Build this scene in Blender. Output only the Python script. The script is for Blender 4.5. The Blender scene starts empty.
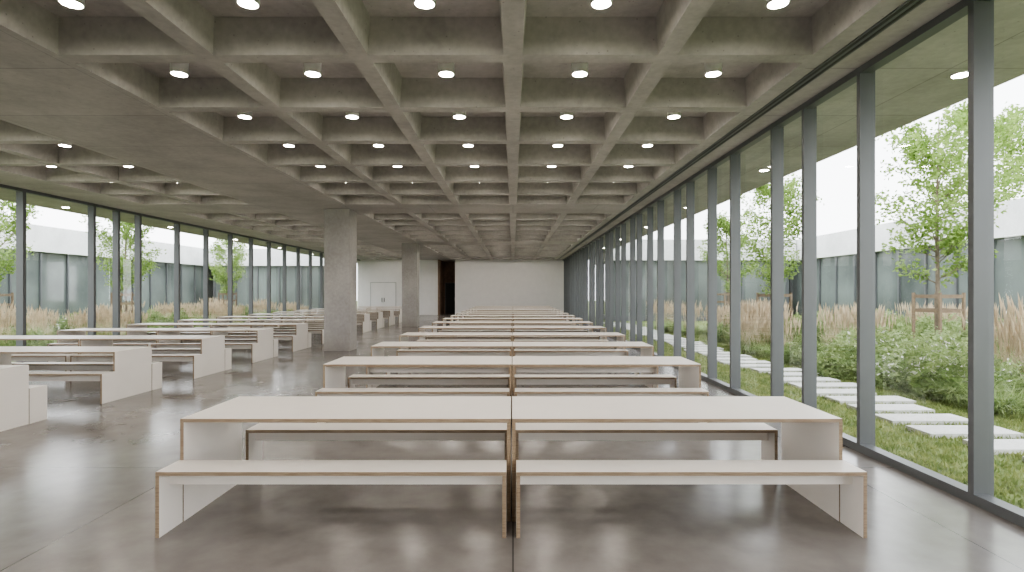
import bpy, bmesh, math, random
import numpy as np
from mathutils import Vector, Matrix
random.seed(7); np.random.seed(7)
scene = bpy.context.scene
COL = scene.collection
try:
    scene.view_settings.view_transform='AgX'
    scene.view_settings.look='AgX - Medium High Contrast'
except Exception as e: print(e)

# ------------------------------------------------------------ constants
CAMH = 1.677
S = 1.54
ZB = CAMH + 2.36      # underside of beams
ZT = CAMH + 2.72      # top of coffers
ZL = CAMH + 2.51      # lamp face
XR = 3.75             # right glazing
XL = -11.3            # left glazing
YB = 40.0             # back wall
YF = -7.2             # wall behind the camera

# ------------------------------------------------------------ materials
def newmat(name):
    m = bpy.data.materials.new(name); m.use_nodes = True
    nt = m.node_tree
    return m, nt, nt.nodes, nt.links, nt.nodes['Principled BSDF']

def simple(name, col, rough=0.5, metal=0.0, var=0.06, scale=3.0, spec=0.5):
    m, nt, N, L, b = newmat(name)
    tc = N.new('ShaderNodeTexCoord'); no = N.new('ShaderNodeTexNoise')
    no.inputs['Scale'].default_value = scale; no.inputs['Detail'].default_value = 5
    L.new(tc.outputs['Object'], no.inputs['Vector'])
    cr = N.new('ShaderNodeValToRGB')
    cr.color_ramp.elements[0].position = 0.3; cr.color_ramp.elements[1].position = 0.7
    cr.color_ramp.elements[0].color = tuple(c*(1-var) for c in col)+(1,)
    cr.color_ramp.elements[1].color = tuple(min(1, c*(1+var)) for c in col)+(1,)
    L.new(no.outputs['Fac'], cr.inputs['Fac']); L.new(cr.outputs['Color'], b.inputs['Base Color'])
    b.inputs['Roughness'].default_value = rough; b.inputs['Metallic'].default_value = metal
    b.inputs['Specular IOR Level'].default_value = spec
    return m

def concrete(name, c1, c2, rough=0.75, joints=None, jointcol=0.6, bump=0.15, r0=0.38, r1=0.68, fine=14, fw=0.3, pores=True):
    m, nt, N, L, b = newmat(name)
    tc = N.new('ShaderNodeTexCoord')
    n1 = N.new('ShaderNodeTexNoise'); n1.inputs['Scale'].default_value = 0.9; n1.inputs['Detail'].default_value = 8; n1.inputs['Roughness'].default_value = 0.62
    n2 = N.new('ShaderNodeTexNoise'); n2.inputs['Scale'].default_value = fine; n2.inputs['Detail'].default_value = 6
    L.new(tc.outputs['Object'], n1.inputs['Vector']); L.new(tc.outputs['Object'], n2.inputs['Vector'])
    mx = N.new('ShaderNodeMath'); mx.operation = 'MULTIPLY_ADD'; mx.inputs[1].default_value = fw
    L.new(n2.outputs['Fac'], mx.inputs[0])
    mm = N.new('ShaderNodeMath'); mm.operation = 'MULTIPLY'; mm.inputs[1].default_value = 0.75
    L.new(n1.outputs['Fac'], mm.inputs[0]); L.new(mm.outputs[0], mx.inputs[2])
    cr = N.new('ShaderNodeValToRGB')
    cr.color_ramp.elements[0].position = r0; cr.color_ramp.elements[1].position = r1
    cr.color_ramp.elements[0].color = c1+(1,); cr.color_ramp.elements[1].color = c2+(1,)
    L.new(mx.outputs[0], cr.inputs['Fac'])
    out = cr.outputs['Color']
    def mult(src_socket):
        nonlocal out
        mi = N.new('ShaderNodeMix'); mi.data_type = 'RGBA'; mi.blend_type = 'MULTIPLY'; mi.inputs[0].default_value = 1
        L.new(out, mi.inputs[6]); L.new(src_socket, mi.inputs[7]); out = mi.outputs[2]
    if pores:
        # bug-holes left by the formwork
        vo = N.new('ShaderNodeTexVoronoi'); vo.inputs['Scale'].default_value = 9
        L.new(tc.outputs['Object'], vo.inputs['Vector'])
        pr = N.new('ShaderNodeValToRGB'); pr.color_ramp.elements[0].position=0.05; pr.color_ramp.elements[1].position=0.09
        pr.color_ramp.elements[0].color=(0.65,0.65,0.65,1); pr.color_ramp.elements[1].color=(1,1,1,1)
        L.new(vo.outputs['Distance'], pr.inputs[0]); mult(pr.outputs[0])
    if joints:
        br = N.new('ShaderNodeTexBrick'); br.offset = 0.0
        br.inputs['Scale'].default_value = 1.0
        br.inputs['Brick Width'].default_value = joints[0]; br.inputs['Row Height'].default_value = joints[1]
        br.inputs['Mortar Size'].default_value = joints[2]; br.inputs['Mortar Smooth'].default_value = 0.3
        br.inputs['Color1'].default_value = (1,1,1,1); br.inputs['Color2'].default_value = (0.93,0.93,0.93,1)
        br.inputs['Mortar'].default_value = (jointcol,)*3+(1,)
        mp = N.new('ShaderNodeMapping'); mp.inputs['Location'].default_value = joints[3]
        L.new(tc.outputs['Object'], mp.inputs['Vector']); L.new(mp.outputs[0], br.inputs['Vector'])
        mult(br.outputs['Color'])
    L.new(out, b.inputs['Base Color'])
    b.inputs['Roughness'].default_value = rough
    bp = N.new('ShaderNodeBump'); bp.inputs['Strength'].default_value = bump; bp.inputs['Distance'].default_value = 0.01
    L.new(n2.outputs['Fac'], bp.inputs['Height']); L.new(bp.outputs[0], b.inputs['Normal'])
    return m, n1, b, N, L

M_ceil = concrete('concrete_ceiling', (0.33,0.31,0.295), (0.49,0.465,0.445), r0=0.38,r1=0.66, bump=0.08)[0]
M_band = concrete('concrete_flat_soffit', (0.345,0.322,0.307), (0.475,0.45,0.43), joints=(2.31,1.54,0.008,(0.0,0.4,0)), r0=0.38,r1=0.66, bump=0.08)[0]
M_col = concrete('concrete_column', (0.31,0.29,0.275), (0.45,0.425,0.405), bump=0.1)[0]
M_fascia = concrete('concrete_fascia_white', (0.62,0.62,0.61), (0.8,0.8,0.79), pores=False)[0]
M_floor, n1, b, N, L = concrete('polished_concrete_floor', (0.125,0.113,0.105), (0.245,0.226,0.213), rough=0.2, joints=(3.08,3.08,0.006,(0.0,0.95,0)), jointcol=0.4, bump=0.01, r0=0.33,r1=0.72, fine=4, fw=0.35, pores=False)
mr = N.new('ShaderNodeMapRange'); mr.inputs['From Min'].default_value = 0.3; mr.inputs['From Max'].default_value = 0.7
mr.inputs['To Min'].default_value = 0.18; mr.inputs['To Max'].default_value = 0.262
L.new(n1.outputs['Fac'], mr.inputs['Value']); L.new(mr.outputs[0], b.inputs['Roughness'])
b.inputs['Specular IOR Level'].default_value = 0.75

M_white = simple('white_laminate', (0.80,0.75,0.70), rough=0.4, var=0.02)
M_wall = simple('white_plaster', (0.82,0.80,0.79), rough=0.8, var=0.02)
M_frame = simple('grey_aluminium', (0.125,0.13,0.135), rough=0.4, metal=0.2, var=0.03)
M_dark = simple('dark_metal', (0.03,0.028,0.027), rough=0.5)
M_wood = simple('walnut_panel', (0.20,0.125,0.085), rough=0.5, var=0.25, scale=6)
M_lampbody = simple('lamp_housing_white', (0.8,0.8,0.78), rough=0.4, var=0.01)
M_farglass = simple('facade_glass', (0.15,0.17,0.16), rough=0.06, var=0.45, scale=0.35, spec=0.4)
M_paver = concrete('paver_stone', (0.46,0.45,0.43), (0.62,0.61,0.58), pores=False)[0]
M_bark = simple('bark', (0.20,0.16,0.12), rough=0.9, var=0.3, scale=12)
M_stake = simple('stake_wood', (0.20,0.145,0.095), rough=0.8, var=0.2, scale=8)
M_soil = simple('lawn_ground', (0.15,0.19,0.06), rough=1, var=0.35, scale=2.5)
M_flower = simple('flower_white', (0.75,0.73,0.68), rough=0.8)

M_ply, nt, N, L, b = newmat('plywood_edge')
tc = N.new('ShaderNodeTexCoord'); wv = N.new('ShaderNodeTexNoise'); wv.inputs['Scale'].default_value = 18
mp = N.new('ShaderNodeMapping'); mp.inputs['Scale'].default_value = (0.6,1,14)
cr = N.new('ShaderNodeValToRGB'); cr.color_ramp.elements[0].color = (0.22,0.155,0.10,1); cr.color_ramp.elements[1].color = (0.35,0.265,0.185,1)
cr.color_ramp.elements[0].position = 0.35; cr.color_ramp.elements[1].position = 0.65
L.new(tc.outputs['Object'], mp.inputs[0]); L.new(mp.outputs[0], wv.inputs['Vector']); L.new(wv.outputs['Fac'], cr.inputs[0]); L.new(cr.outputs[0], b.inputs['Base Color'])
b.inputs['Roughness'].default_value = 0.6

def foliage(name, c1, c2, trans=0.35):
    m, nt, N, L, b = newmat(name)
    tc = N.new('ShaderNodeTexCoord'); no = N.new('ShaderNodeTexNoise'); no.inputs['Scale'].default_value = 5; no.inputs['Detail'].default_value = 3
    L.new(tc.outputs['Object'], no.inputs['Vector'])
    cr = N.new('ShaderNodeValToRGB'); cr.color_ramp.elements[0].position = 0.35; cr.color_ramp.elements[1].position = 0.65
    cr.color_ramp.elements[0].color = c1+(1,); cr.color_ramp.elements[1].color = c2+(1,)
    L.new(no.outputs['Fac'], cr.inputs[0]); L.new(cr.outputs[0], b.inputs['Base Color'])
    b.inputs['Roughness'].default_value = 0.7
    tr = N.new('ShaderNodeBsdfTranslucent'); L.new(cr.outputs[0], tr.inputs['Color'])
    mix = N.new('ShaderNodeMixShader'); mix.inputs[0].default_value = trans
    L.new(b.outputs[0], mix.inputs[1]); L.new(tr.outputs[0], mix.inputs[2])
    L.new(mix.outputs[0], N['Material Output'].inputs['Surface'])
    return m
M_leaf = foliage('tree_leaves', (0.15,0.25,0.05), (0.34,0.45,0.14), 0.45)
M_shrub = foliage('shrub_leaves', (0.16,0.23,0.08), (0.35,0.42,0.18))
M_blade = foliage('grass_blade', (0.18,0.26,0.08), (0.36,0.42,0.18))
M_straw = foliage('straw_plume', (0.58,0.48,0.34), (0.82,0.71,0.54))
M_lawn = foliage('lawn_blade', (0.16,0.22,0.07), (0.36,0.39,0.16))

M_glass, nt, N, L, b = newmat('window_glass')
N.remove(b)
tr = N.new('ShaderNodeBsdfTransparent'); tr.inputs[0].default_value = (0.96,0.97,0.968,1)
gl = N.new('ShaderNodeBsdfGlossy'); gl.inputs['Roughness'].default_value = 0.0
lw = N.new('ShaderNodeLayerWeight'); lw.inputs[0].default_value = 0.5
pw = N.new('ShaderNodeMath'); pw.operation='POWER'; pw.inputs[1].default_value=5.0
ma = N.new('ShaderNodeMath'); ma.operation='MULTIPLY_ADD'; ma.inputs[1].default_value=0.85; ma.inputs[2].default_value=0.06
L.new(lw.outputs['Facing'],pw.inputs[0]); L.new(pw.outputs[0],ma.inputs[0])
mix = N.new('ShaderNodeMixShader')
L.new(ma.outputs[0], mix.inputs[0]); L.new(tr.outputs[0], mix.inputs[1]); L.new(gl.outputs[0], mix.inputs[2])
L.new(mix.outputs[0], N['Material Output'].inputs['Surface'])

def emis(name, col, st):
    m, nt, N, L, b = newmat(name)
    b.inputs['Base Color'].default_value = col+(1,)
    b.inputs['Emission Color'].default_value = col+(1,); b.inputs['Emission Strength'].default_value = st
    return m
M_emit = emis('lamp_diffuser', (1.0,0.92,0.82), 115)

# ------------------------------------------------------------ mesh helpers
class MB:
    def __init__(s): s.v=[]; s.f=[]; s.m=[]; s.mats=[]
    def mi(s, mat):
        if mat not in s.mats: s.mats.append(mat)
        return s.mats.index(mat)
    def face(s, pts, mat):
        n=len(s.v); s.v += [tuple(p) for p in pts]; s.f.append(tuple(range(n,n+len(pts)))); s.m.append(s.mi(mat))
    def box(s, x0,x1,y0,y1,z0,z1, mat, ymat=None):
        n=len(s.v)
        s.v += [(x0,y0,z0),(x1,y0,z0),(x1,y1,z0),(x0,y1,z0),(x0,y0,z1),(x1,y0,z1),(x1,y1,z1),(x0,y1,z1)]
        F=[(0,3,2,1),(4,5,6,7),(0,1,5,4),(2,3,7,6),(1,2,6,5),(3,0,4,7)]
        for i,f in enumerate(F):
            s.f.append(tuple(n+k for k in f)); s.m.append(s.mi(ymat if (ymat and i in (2,3)) else mat))
    def tube(s, p0,p1,r0,r1,mat,n=6):
        p0=Vector(p0);p1=Vector(p1);d=(p1-p0)
        if d.length<1e-6: return
        d.normalize(); a=d.orthogonal().normalized(); bb=d.cross(a)
        k=len(s.v)
        for p,r in ((p0,r0),(p1,r1)):
            for i in range(n):
                t=2*math.pi*i/n; s.v.append(tuple(p+a*math.cos(t)*r+bb*math.sin(t)*r))
        for i in range(n):
            j=(i+1)%n; s.f.append((k+i,k+j,k+n+j,k+n+i)); s.m.append(s.mi(mat))
        s.f.append(tuple(k+n+i for i in range(n))); s.m.append(s.mi(mat))
        s.f.append(tuple(k+i for i in reversed(range(n)))); s.m.append(s.mi(mat))
    def mesh(s, name):
        me=bpy.data.meshes.new(name); me.from_pydata(s.v,[],s.f)
        for m in s.mats: me.materials.append(m)
        me.polygons.foreach_set('material_index', s.m); me.update(); return me
def obj(name, me, loc=(0,0,0), rot=0, sc=1, parent=None):
    o=bpy.data.objects.new(name, me); o.location=loc; o.rotation_euler=(0,0,rot)
    o.scale=(sc,sc,sc) if not hasattr(sc,'__len__') else sc
    COL.objects.link(o)
    if parent: o.parent=parent
    return o
def empty(name, loc=(0,0,0)):
    o=bpy.data.objects.new(name,None); o.location=loc; o.empty_display_size=0.3; COL.objects.link(o); return o

# ------------------------------------------------------------ room shell
m=MB(); m.box(XL-0.1,XR+0.12,YF,YB+2.6,-0.08,0.0,M_floor); obj('floor', m.mesh('floor'))

m=MB()
def coffer(cx, cy):
    h=S/2; a=h-0.095; t=h-0.13
    O=[(cx-h,cy-h,ZB),(cx+h,cy-h,ZB),(cx+h,cy+h,ZB),(cx-h,cy+h,ZB)]
    I=[(cx-a,cy-a,ZB),(cx+a,cy-a,ZB),(cx+a,cy+a,ZB),(cx-a,cy+a,ZB)]
    T=[(cx-t,cy-t,ZT),(cx+t,cy-t,ZT),(cx+t,cy+t,ZT),(cx-t,cy+t,ZT)]
    for i in range(4):
        j=(i+1)%4
        m.face([O[i],O[j],I[j],I[i]][::-1], M_ceil)
        m.face([I[i],I[j],T[j],T[i]][::-1], M_ceil)
    m.face(T[::-1], M_ceil)
def flat(x0,x1,y0,y1,mat=None):
    m.face([(x0,y0,ZB),(x0,y1,ZB),(x1,y1,ZB),(x1,y0,ZB)], mat or M_band)
lamps=[]
k0=-7
solid=(7,14,21)
for k in range(k0, 23):
    cy=(3.09+k)*S
    if k in solid:
        flat(-3*S,2*S,cy-S/2,cy+S/2); flat(-6.5*S,-4.5*S,cy-S/2,cy+S/2); continue
    for cx in (-2.5,-1.5,-0.5,0.5,1.5,-5,-6):
        coffer(cx*S,cy); lamps.append((cx*S,cy))
ya=(2.59+k0)*S; yb=(3.59+22)*S
flat(-4.5*S,-3*S,ya,yb); flat(2*S,XR+0.1,ya,yb); flat(XL-0.1,-6.5*S,ya,yb)
flat(XL-0.1,XR+0.1,yb,YB+2.6); flat(XL-0.1,XR+0.1,YF-0.2,ya)
obj('ceiling', m.mesh('ceiling'))
m=MB()
m.box(XL-1.8,XR+1.8,YF-1.5,YB+5,ZT+0.03,ZT+0.3,M_fascia)
m.box(XR+0.101,XR+1.8,YF-1.5,YB+5,ZB,ZT+0.029,M_band)
m.box(XL-1.8,XL-0.101,YF-1.5,YB+5,ZB,ZT+0.029,M_band)
obj('roof', m.mesh('roof'))

# walls
m=MB(); m.box(-4.1,XR+0.1,YB,YB+0.2,0,ZB,M_wall); m.box(-4.25,-4.1,YB,YB+2.4,0,ZB,M_wall); obj('wall_back', m.mesh('wall_back'))
m=MB(); m.box(XL-0.1,-5.5,YB,YB+0.2,0,ZB,M_wall); obj('wall_back_left', m.mesh('wall_back_left'))
m=MB(); m.box(-5.5,-5.35,YB-0.05,YB+2.4,0,ZB,M_wood); m.box(-5.35,-4.25,YB+2.3,YB+2.5,0,ZB,M_wood); obj('wall_lobby', m.mesh('wall_lobby'))
m=MB(); m.box(XL-0.1,XR+0.1,YF-0.2,YF,0,ZB,M_wall); obj('wall_front', m.mesh('wall_front'))
def door(name,x0,x1,y,mat,two=True,fm=None):
    fm=fm or M_frame
    m=MB(); z=2.35
    m.box(x0-0.05,x0,y-0.05,y,0,z+0.05,fm); m.box(x1,x1+0.05,y-0.05,y,0,z+0.05,fm); m.box(x0,x1,y-0.05,y,z,z+0.05,fm)
    mid=(x0+x1)/2
    if two:
        m.box(x0+0.005,mid-0.012,y-0.035,y,0.01,z-0.005,mat); m.box(mid+0.012,x1-0.005,y-0.035,y,0.01,z-0.005,mat)
        m.box(mid-0.1,mid-0.07,y-0.09,y-0.03,0.95,1.25,M_dark); m.box(mid+0.07,mid+0.1,y-0.09,y-0.03,0.95,1.25,M_dark)
    else:
        m.box(x0+0.005,x1-0.005,y-0.035,y,0.01,z-0.005,mat); m.box(x1-0.14,x1-0.1,y-0.09,y-0.03,0.95,1.25,M_frame)
    obj(name,m.mesh(name))
M_dframe=simple('door_frame_grey',(0.5,0.49,0.48),rough=0.5)
door('door_1',-10.4,-8.6,YB-0.002,M_wall,True,M_dframe)
door('door_2',-5.2,-4.4,YB+2.298,M_dark,False)

def column(cx,cy):
    bm=bmesh.new(); bmesh.ops.create_cube(bm,size=1)
    bmesh.ops.scale(bm,vec=(0.74,0.7,ZB),verts=bm.verts)
    ed=[e for e in bm.edges if abs(e.verts[0].co.z-e.verts[1].co.z)>0.5]
    bmesh.ops.bevel(bm,geom=ed,offset=0.02,segments=1,affect='EDGES')
    me=bpy.data.meshes.new('concrete_column'); bm.to_mesh(me); bm.free(); me.materials.append(M_col)
    obj('concrete_column',me,(cx,cy,ZB/2))
column(-5.0,15.85); column(-5.0,26.7)

# ------------------------------------------------------------ glazing
def glazing(name, X, inward, ys, y0, y1, w=0.055, dep=0.12):
    m=MB(); xin=X+inward*dep; a,b_=min(X,xin),max(X,xin)
    for y in ys: m.box(a,b_,y-w/2,y+w/2,0.08,ZB-0.07,M_frame)
    m.box(a,b_,y0,y1,0.0,0.08,M_frame); m.box(a,b_,y0,y1,ZB-0.07,ZB,M_frame)
    xo=X-inward*0.04; a2,b2=min(X,xo),max(X,xo)
    for y in ys: m.box(a2,b2,y-w/2,y+w/2,0.0,ZB,M_frame)
    xg=X
    m.face([(xg,y0,0.08),(xg,y1,0.08),(xg,y1,ZB-0.07),(xg,y0,ZB-0.07)], M_glass)
    obj(name,m.mesh(name))
ysR=[4.33,5.74,6.84,7.67,9.12]
pat=[1.05,1.25,0.9,1.4]; y=9.12; i=0
while y<YB-1.2: y+=pat[i%4]; i+=1; ysR.append(y)
y=4.33; i=0
while y>YF+1.5: y-=pat[i%4]+0.3; i+=1; ysR.append(y)
glazing('window_1',XR,-1,ysR,YF,YB)
ysL=[12.5,14.6,15.5,16.4,18.3]
y=18.3
while y<YB-1.8: y+=1.72; ysL.append(y)
y=12.5
while y>YF+1.8: y-=1.72; ysL.append(y)
glazing('window_2',XL,1,ysL,YF,YB,w=0.085)

m=MB()
m.box(3.19,3.33,YF,YB,ZB-0.012,ZB,M_frame)
m.box(3.21,3.24,YF,YB,ZB-0.016,ZB-0.012,M_dark); m.box(3.28,3.31,YF,YB,ZB-0.016,ZB-0.012,M_dark)
obj('trim_1',m.mesh('trim_1'))

# lamps
m=MB()
R=0.095
m.tube((0,0,0.02),(0,0,ZT-ZL),R,R,M_lampbody,20)
n=20
for i in range(n):
    a=2*math.pi*i/n; b2=2*math.pi*(i+1)/n
    p=lambda t,r,z:(math.cos(t)*r,math.sin(t)*r,z)
    m.face([p(a,R,0),p(a,R,0.02),p(b2,R,0.02),p(b2,R,0)],M_lampbody)
    m.face([p(a,R,0),p(b2,R,0),p(b2,R-0.012,0),p(a,R-0.012,0)],M_lampbody)
m.face([(math.cos(-2*math.pi*i/n)*(R-0.012),math.sin(-2*math.pi*i/n)*(R-0.012),0.001) for i in range(n)],M_emit)
me_l=m.mesh('downlight')
lp=empty('ceiling_downlights')
for i,(x,y) in enumerate(lamps): obj('downlight_%d'%i,me_l,(x,y,ZL),parent=lp)
m=MB()
m.tube((0,0,0.0),(0,0,0.02),0.09,0.09,M_lampbody,18)
m.face([(math.cos(-2*math.pi*i/18)*0.08,math.sin(-2*math.pi*i/18)*0.08,-0.002) for i in range(18)],M_emit)
me_s=m.mesh('soffit_light'); sp=empty('soffit_downlights')
i=0
for x in (4.84,-12.4):
    for k in range(-2,8):
        obj('soffit_light_%d'%i,me_s,(x,5.9+k*4.62,ZB-0.02),parent=sp); i+=1

# ------------------------------------------------------------ furniture
def U(name,W,D,H,t,rail=False):
    m=MB(); w=W/2
    out=[(-w,0),(-w,H),(w,H),(w,0),(w-t,0),(w-t,H-t),(-w+t,H-t),(-w+t,0)]
    quads=[((-w,0),(-w+t,0),(-w+t,H-t),(-w,H)),((-w,H),(-w+t,H-t),(w-t,H-t),(w,H)),((w,H),(w-t,H-t),(w-t,0),(w,0))]
    for q in quads:
        m.face([(x,-D/2,z) for x,z in q],M_ply)
        m.face([(x,D/2,z) for x,z in reversed(q)],M_ply)
    for i in range(8):
        a=out[i];b_=out[(i+1)%8]
        m.face([(a[0],-D/2,a[1]),(a[0],D/2,a[1]),(b_[0],D/2,b_[1]),(b_[0],-D/2,b_[1])],M_white)
    if rail: m.box(-w+t,w-t,-0.012,0.012,H-t-0.1,H-t,M_white)
    me=m.mesh(name)
    bm=bmesh.new(); bm.from_mesh(me); bmesh.ops.remove_doubles(bm,verts=bm.verts,dist=1e-5); bmesh.ops.recalc_face_normals(bm,faces=bm.faces); bm.to_mesh(me); bm.free()
    return me
me_t=U('dining_table',2.415,0.86,0.75,0.026)
me_b=U('bench',2.39,0.265,0.45,0.026,True)
me_b2=U('bench',2.33,0.265,0.45,0.026,True)
def row(cx,yf,back=None):
    for s in (-1,1):
        obj('dining_table',me_t,(cx+s*1.213,yf+0.43,0))
        obj('bench',me_b,(cx+s*1.23,yf-0.005-0.1325,0))
        if back: obj('bench',me_b2,(cx+s*1.20,yf+0.865+0.1325,0))
        else: obj('bench',me_b,(cx+s*1.23,yf+0.865+0.1325,0))
for yf in [3.99,6.99]+[9.33+2.36*i for i in range(12)]: row(-0.012,yf,True)
for i in range(13): row(-6.15-2.425,6.08+2.36*i)

# ------------------------------------------------------------ outside
GZ=-0.06
m=MB(); m.box(-90,90,-50,110,GZ-0.2,GZ-0.03,M_soil); obj('ground',m.mesh('ground'))

m=MB(); y=4.6
while y<31:
    cx=5.75+random.uniform(-0.18,0.18); w=random.uniform(0.5,0.62)
    m.box(cx-w,cx+w,y,y+0.42,GZ-0.05,GZ+0.03,M_paver); y+=0.66
obj('stepping_stone_path',m.mesh('stepping_stone_path'))

def blades(name,n,xr,yr,h,mat,w=0.012):
    x=np.random.uniform(*xr,n); yy=np.random.uniform(*yr,n)
    hh=np.random.uniform(0.4,1,n)*h; a=np.random.uniform(0,6.283,n); lx=np.random.normal(0,0.35,n)*hh; ly=np.random.normal(0,0.35,n)*hh
    v=np.zeros((n,3,3)); dx=np.cos(a)*w; dy=np.sin(a)*w
    v[:,0]=np.stack([x-dx,yy-dy,np.full(n,GZ-0.03)],1); v[:,1]=np.stack([x+dx,yy+dy,np.full(n,GZ-0.03)],1); v[:,2]=np.stack([x+lx,yy+ly,GZ-0.03+hh],1)
    me=bpy.data.meshes.new(name); me.vertices.add(3*n); me.vertices.foreach_set('co',v.reshape(-1))
    me.loops.add(3*n); me.loops.foreach_set('vertex_index',np.arange(3*n)); me.polygons.add(n)
    me.polygons.foreach_set('loop_start',np.arange(0,3*n,3)); me.update(calc_edges=True); me.materials.append(mat); return me
me1=blades('lawn',120000,(3.95,10),(3,26),0.07,M_lawn)
obj('lawn',me1)

def ribbon(m,p,d,length,droop,w,mat,segs=4):
    x,y,z=p; dx,dy=math.cos(d),math.sin(d); prev=None
    lean=random.uniform(0.05,0.35)
    for i in range(segs+1):
        t=i/segs
        out=length*(lean*t+droop*t*t); up=length*(t-0.45*droop*t*t*1.6)
        ww=w*(1-t*0.85)
        c=(x+dx*out,y+dy*out,z+up); a=(c[0]-dy*ww,c[1]+dx*ww,c[2]); b_=(c[0]+dy*ww,c[1]-dx*ww,c[2])
        if prev: m.face([prev[0],prev[1],b_,a],mat)
        prev=(a,b_)
    return c
def clump(kind,seed):
    random.seed(seed); m=MB()
    if kind=='straw':
        for i in range(190): 
            ribbon(m,(random.gauss(0,.09),random.gauss(0,.09),0),random.uniform(0,6.28),random.uniform(.4,.85),random.uniform(.2,.6),.009,random.choice([M_blade,M_blade,M_blade,M_straw]))
        for i in range(70):
            d=random.uniform(0,6.28); c=ribbon(m,(random.gauss(0,.1),random.gauss(0,.1),0),d,random.uniform(0.9,1.35),random.uniform(.0,.15),.005,M_straw,3)
            for k in range(4):
                a=random.uniform(0,3.14); w=.018
                lx,ly=math.cos(d)*.04,math.sin(d)*.04
                m.face([(c[0],c[1],c[2]-.2),(c[0]+math.cos(a)*w,c[1]+math.sin(a)*w,c[2]-.05),(c[0]+lx,c[1]+ly,c[2]+.14),(c[0]-math.cos(a)*w,c[1]-math.sin(a)*w,c[2]-.05)],M_straw)
    elif kind=='green':
        for i in range(260):
            ribbon(m,(random.gauss(0,.12),random.gauss(0,.12),0),random.uniform(0,6.28),random.uniform(.35,.75),random.uniform(.4,.95),.010,M_blade)
    else:
        for i in range(1900):
            u=random.uniform(0,6.28); ph=math.acos(random.uniform(-0.1,1)); r=random.uniform(.6,1)**.5*(1+0.18*math.sin(3*u+seed)+0.12*math.sin(7*ph))
            c=Vector((.5*r*math.sin(ph)*math.cos(u),.5*r*math.sin(ph)*math.sin(u),.06+.62*r*max(0,math.cos(ph))))
            s=random.uniform(.015,.035); a=Vector((random.gauss(0,1),random.gauss(0,1),random.gauss(0,1))).normalized(); b_=a.orthogonal().normalized()
            mt=M_flower if (kind=='flower' and random.random()<.11 and c.z>.3) else M_shrub
            m.face([c-a*s*1.6,c-b_*s*.7,c+a*s*1.6,c+b_*s*.7],mt)
    return m.mesh('plant_'+kind)
P={k:[clump(k,s) for s in (1,2,3)] for k in ('straw','green','shrub','flower')}
random.seed(11)
beds={'straw':empty('ornamental_grass_bed'),'green':empty('sedge_bed'),'shrub':empty('shrub_bed'),'flower':empty('flowering_shrub_bed')}
cnt=[0]
def plant(k,x,y,sc=1):
    cnt[0]+=1
    obj('%s_clump_%d'%(k,cnt[0]),random.choice(P[k]),(x,y,GZ-0.04),random.uniform(0,6.28),sc*random.uniform(.8,1.15),beds[k])
def group(k,x,y,n,sx,sy,sc=1,xmin=6.75):
    for i in range(n):
        xx=x+random.uniform(-sx,sx); yy=y+random.uniform(-sy,sy)
        if xx>0 and xx<xmin: xx=xmin+random.random()*.5
        plant(k,xx,yy,sc)
group('flower',7.9,9.4,7,0.9,0.8,1.0); group('shrub',7.4,12.2,7,.6,1.2,.95); group('flower',8.6,11.6,5,1.0,0.8,1.1)
group('green',7.6,9.0,10,.5,.8,1.1)
group('green',7.0,8.0,10,.35,1.6,.8); group('green',7.3,14.5,18,.6,3,.8)
group('straw',9.3,9.2,10,.6,.9,1.15); group('straw',7.2,16.2,12,.5,1.6,1.0); group('straw',9.6,15.8,5,.5,.7,1.0)
group('straw',8.3,20.5,9,1.1,1.3,1.0); group('shrub',10,13.0,14,1.6,1.0,1.0); group('shrub',9.5,18,18,2,1.0,1.15)
group('straw',14.0,18.0,7,1.0,1.2,1.0); group('green',9,23,26,2.5,3,1.1); group('shrub',12.5,12.5,16,1.5,1.5,1.1)
group('straw',7.4,25,6,.6,3,.95); group('flower',13.5,14.5,12,1.2,1.5,1.3); group('shrub',13,21,20,2.5,2.5,1.3); group('green',11,10.5,14,1.2,1.0,.9)
group('shrub',12,16,12,1.2,1.0,1.25)
for i in range(26):
    yy=11+i*1.05
    k='straw' if (i//2)%4==0 else random.choice(['green','shrub'])
    for j in range(4): plant(k,-13.9-random.uniform(0,1.6),yy+random.uniform(-.6,.6),.75)
for i in range(140):
    xx=random.uniform(-20.5,-15.2); yy=random.uniform(11,36)
    st=math.sin(xx*1.1)+math.sin(yy*.7+1)>0.6
    plant('straw' if st else random.choice(['shrub','green','flower']),xx,yy,.95 if st else 1.1)

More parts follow.
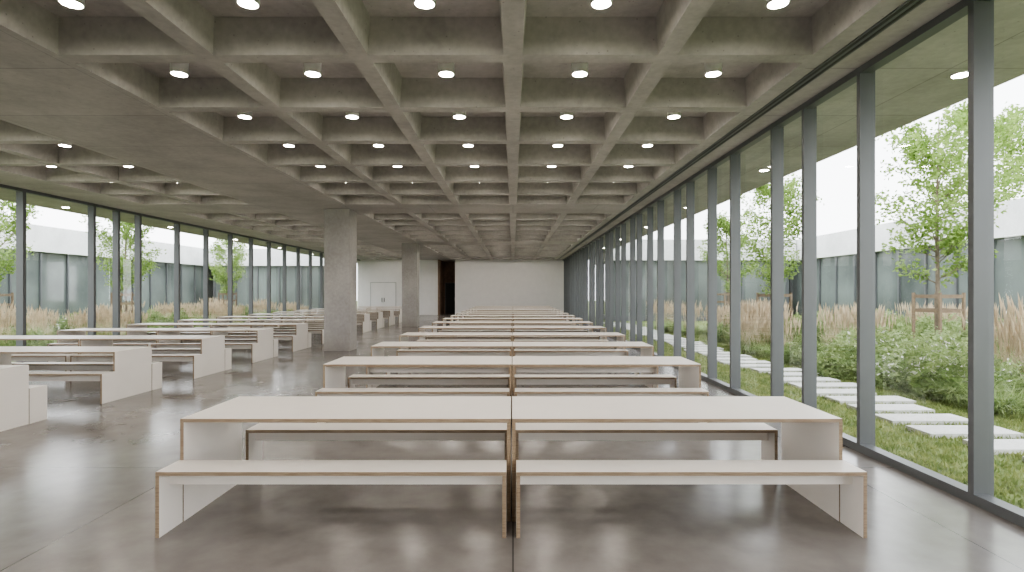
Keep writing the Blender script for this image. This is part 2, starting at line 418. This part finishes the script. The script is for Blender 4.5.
def tree(seed,H=6.6,spread=1.15,nleaf=5200,low=1.9):
    random.seed(seed); m=MB(); pts=[]
    segs=10; tr=[]
    for i in range(segs+1):
        t=i/segs; tr.append(Vector((math.sin(t*5+seed)*.06*t,math.cos(t*4+seed)*.06*t,H*.95*t)))
    for i in range(segs): m.tube(tr[i],tr[i+1],.055*(1-i/segs)+.012,.055*(1-(i+1)/segs)+.012,M_bark,8)
    for k in range(40):
        t=random.uniform(low/H,0.96); f=t*segs; i=min(segs-1,int(f)); b0=tr[i].lerp(tr[i+1],f-i)
        a=k*2.4+random.uniform(-.3,.3); prof=math.sin(math.pi*min(1,max(0.12,(t-low/H)/(1-low/H)*.85+.12)))
        L_=spread*(0.35+0.8*prof)*random.uniform(.75,1.15)
        d=Vector((math.cos(a),math.sin(a),random.uniform(.35,.9))).normalized()
        q=b0; r=.018*(1.1-t)+.006
        for s in range(4):
            q2=q+d*L_/4; d=(d+Vector((random.gauss(0,.12),random.gauss(0,.12),.1))).normalized()
            m.tube(q,q2,r,r*.7,M_bark,4); r*=.7
            if s>0: pts.append((q2,.2))
            for tw in range(2):
                dd=(d+Vector((random.gauss(0,.7),random.gauss(0,.7),random.gauss(0,.4)))).normalized(); e=q2+dd*L_*.25
                m.tube(q2,e,r*.6,r*.3,M_bark,3); pts.append((e,.2))
            q=q2
    for i in range(nleaf):
        c,rr=random.choice(pts); c=c+Vector((random.gauss(0,.1),random.gauss(0,.1),random.gauss(0,.1)))
        s=random.uniform(.028,.055); a=Vector((random.gauss(0,1),random.gauss(0,1),random.gauss(0,.7))).normalized(); b_=a.cross(Vector((random.gauss(0,1),random.gauss(0,1),random.gauss(0,1)))).normalized()
        m.face([c-a*s*1.3,c-b_*s*.8,c+a*s*1.3,c+b_*s*.8],M_leaf)
    return m.mesh('tree')
T=[tree(3,6.6,1.25,7000),tree(8,6.2,1.35,7500),tree(15,6.0,1.25,7500)]
def stakes():
    m=MB(); w=.36; h=1.75
    for sx in (-w,w):
        for sy in (-w,w): m.tube((sx,sy,0),(sx,sy,h),.04,.04,M_stake,8)
    for z in (h-.14,h-.5):
        for s in (-w,w):
            m.box(-w,w,s-.015,s+.015,z,z+.09,M_stake); m.box(s-.015,s+.015,-w,w,z,z+.09,M_stake)
    return m.mesh('tree_stake_frame')
me_st=stakes()
random.seed(5)
def put_tree(i,x,y,sc=1,st=True,rot=0):
    e=empty('courtyard_tree',(x,y,GZ-.03)); obj('tree_body',T[i],(0,0,0),rot,sc,e)
    if st: obj('stake_frame',me_st,(0,0,0),0.2,1,e)
put_tree(0,10.9,14,1.0); put_tree(1,8.7,18.2,.9,rot=1); put_tree(2,10.2,26,.9,rot=2)
put_tree(2,-15.8,22.3,.9,rot=1); put_tree(1,-19.0,20.0,1.0,rot=2); put_tree(0,-16.2,31,.8)
random.seed(9)
for x,y,s in ((24.5,24,1.7),(24,17.5,1.5),(25,20.5,1.8),(26,30,1.9),(24.5,13,1.6)): put_tree(random.randrange(3),x,y,s,False,x)

def wing(name,x0,x1,y0,y1):
    m=MB(); zf=3.6; zt=4.85
    m.box(x0,x1,y0,y1,zf,zt,M_fascia)
    i=0.35
    m.box(x0+i,x1-i,y0+i,y1-i,GZ-.1,zf,M_farglass)
    def post(x,y,dx,dy): m.box(x-dx,x+dx,y-dy,y+dy,GZ-.1,zf,M_frame)
    k=y0+i
    while k<=y1-i:
        post(x0+i,k,.09,.045); post(x1-i,k,.09,.045); k+=1.6
    k=x0+i
    while k<=x1-i:
        post(k,y0+i,.045,.09); k+=1.6
    m.box(x0+i-.06,x1-i+.06,y0+i-.06,y1-i+.06,GZ-.1,GZ+.25,M_frame)
    obj(name,m.mesh(name))
wing('courtyard_building',17.2,22,2,44)
wing('courtyard_building',XR+1.9,17.1,33,39)
wing('courtyard_building',-29,-22.5,2,48)
wing('courtyard_building',-22.4,XL-1.9,40,46)

# ------------------------------------------------------------ world
w=bpy.data.worlds.new('overcast_sky'); scene.world=w; w.use_nodes=True
N=w.node_tree.nodes; L=w.node_tree.links; bg=N['Background']
tc=N.new('ShaderNodeTexCoord'); sx=N.new('ShaderNodeSeparateXYZ'); L.new(tc.outputs['Generated'],sx.inputs[0])
cr=N.new('ShaderNodeValToRGB'); cr.color_ramp.elements[0].color=(0.97,0.98,1,1); cr.color_ramp.elements[1].color=(0.86,0.92,1,1)
L.new(sx.outputs['Z'],cr.inputs[0]); L.new(cr.outputs[0],bg.inputs[0]); bg.inputs[1].default_value=5.9

# ------------------------------------------------------------ camera
cam=bpy.data.cameras.new('camera'); co=bpy.data.objects.new('camera',cam); COL.objects.link(co)
co.location=(0,0,CAMH); co.rotation_euler=(math.pi/2,0,0)
cam.sensor_width=36; cam.lens=546/1024*36; cam.shift_y=6/1024; cam.shift_x=-1/1024; cam.clip_end=300
scene.camera=co
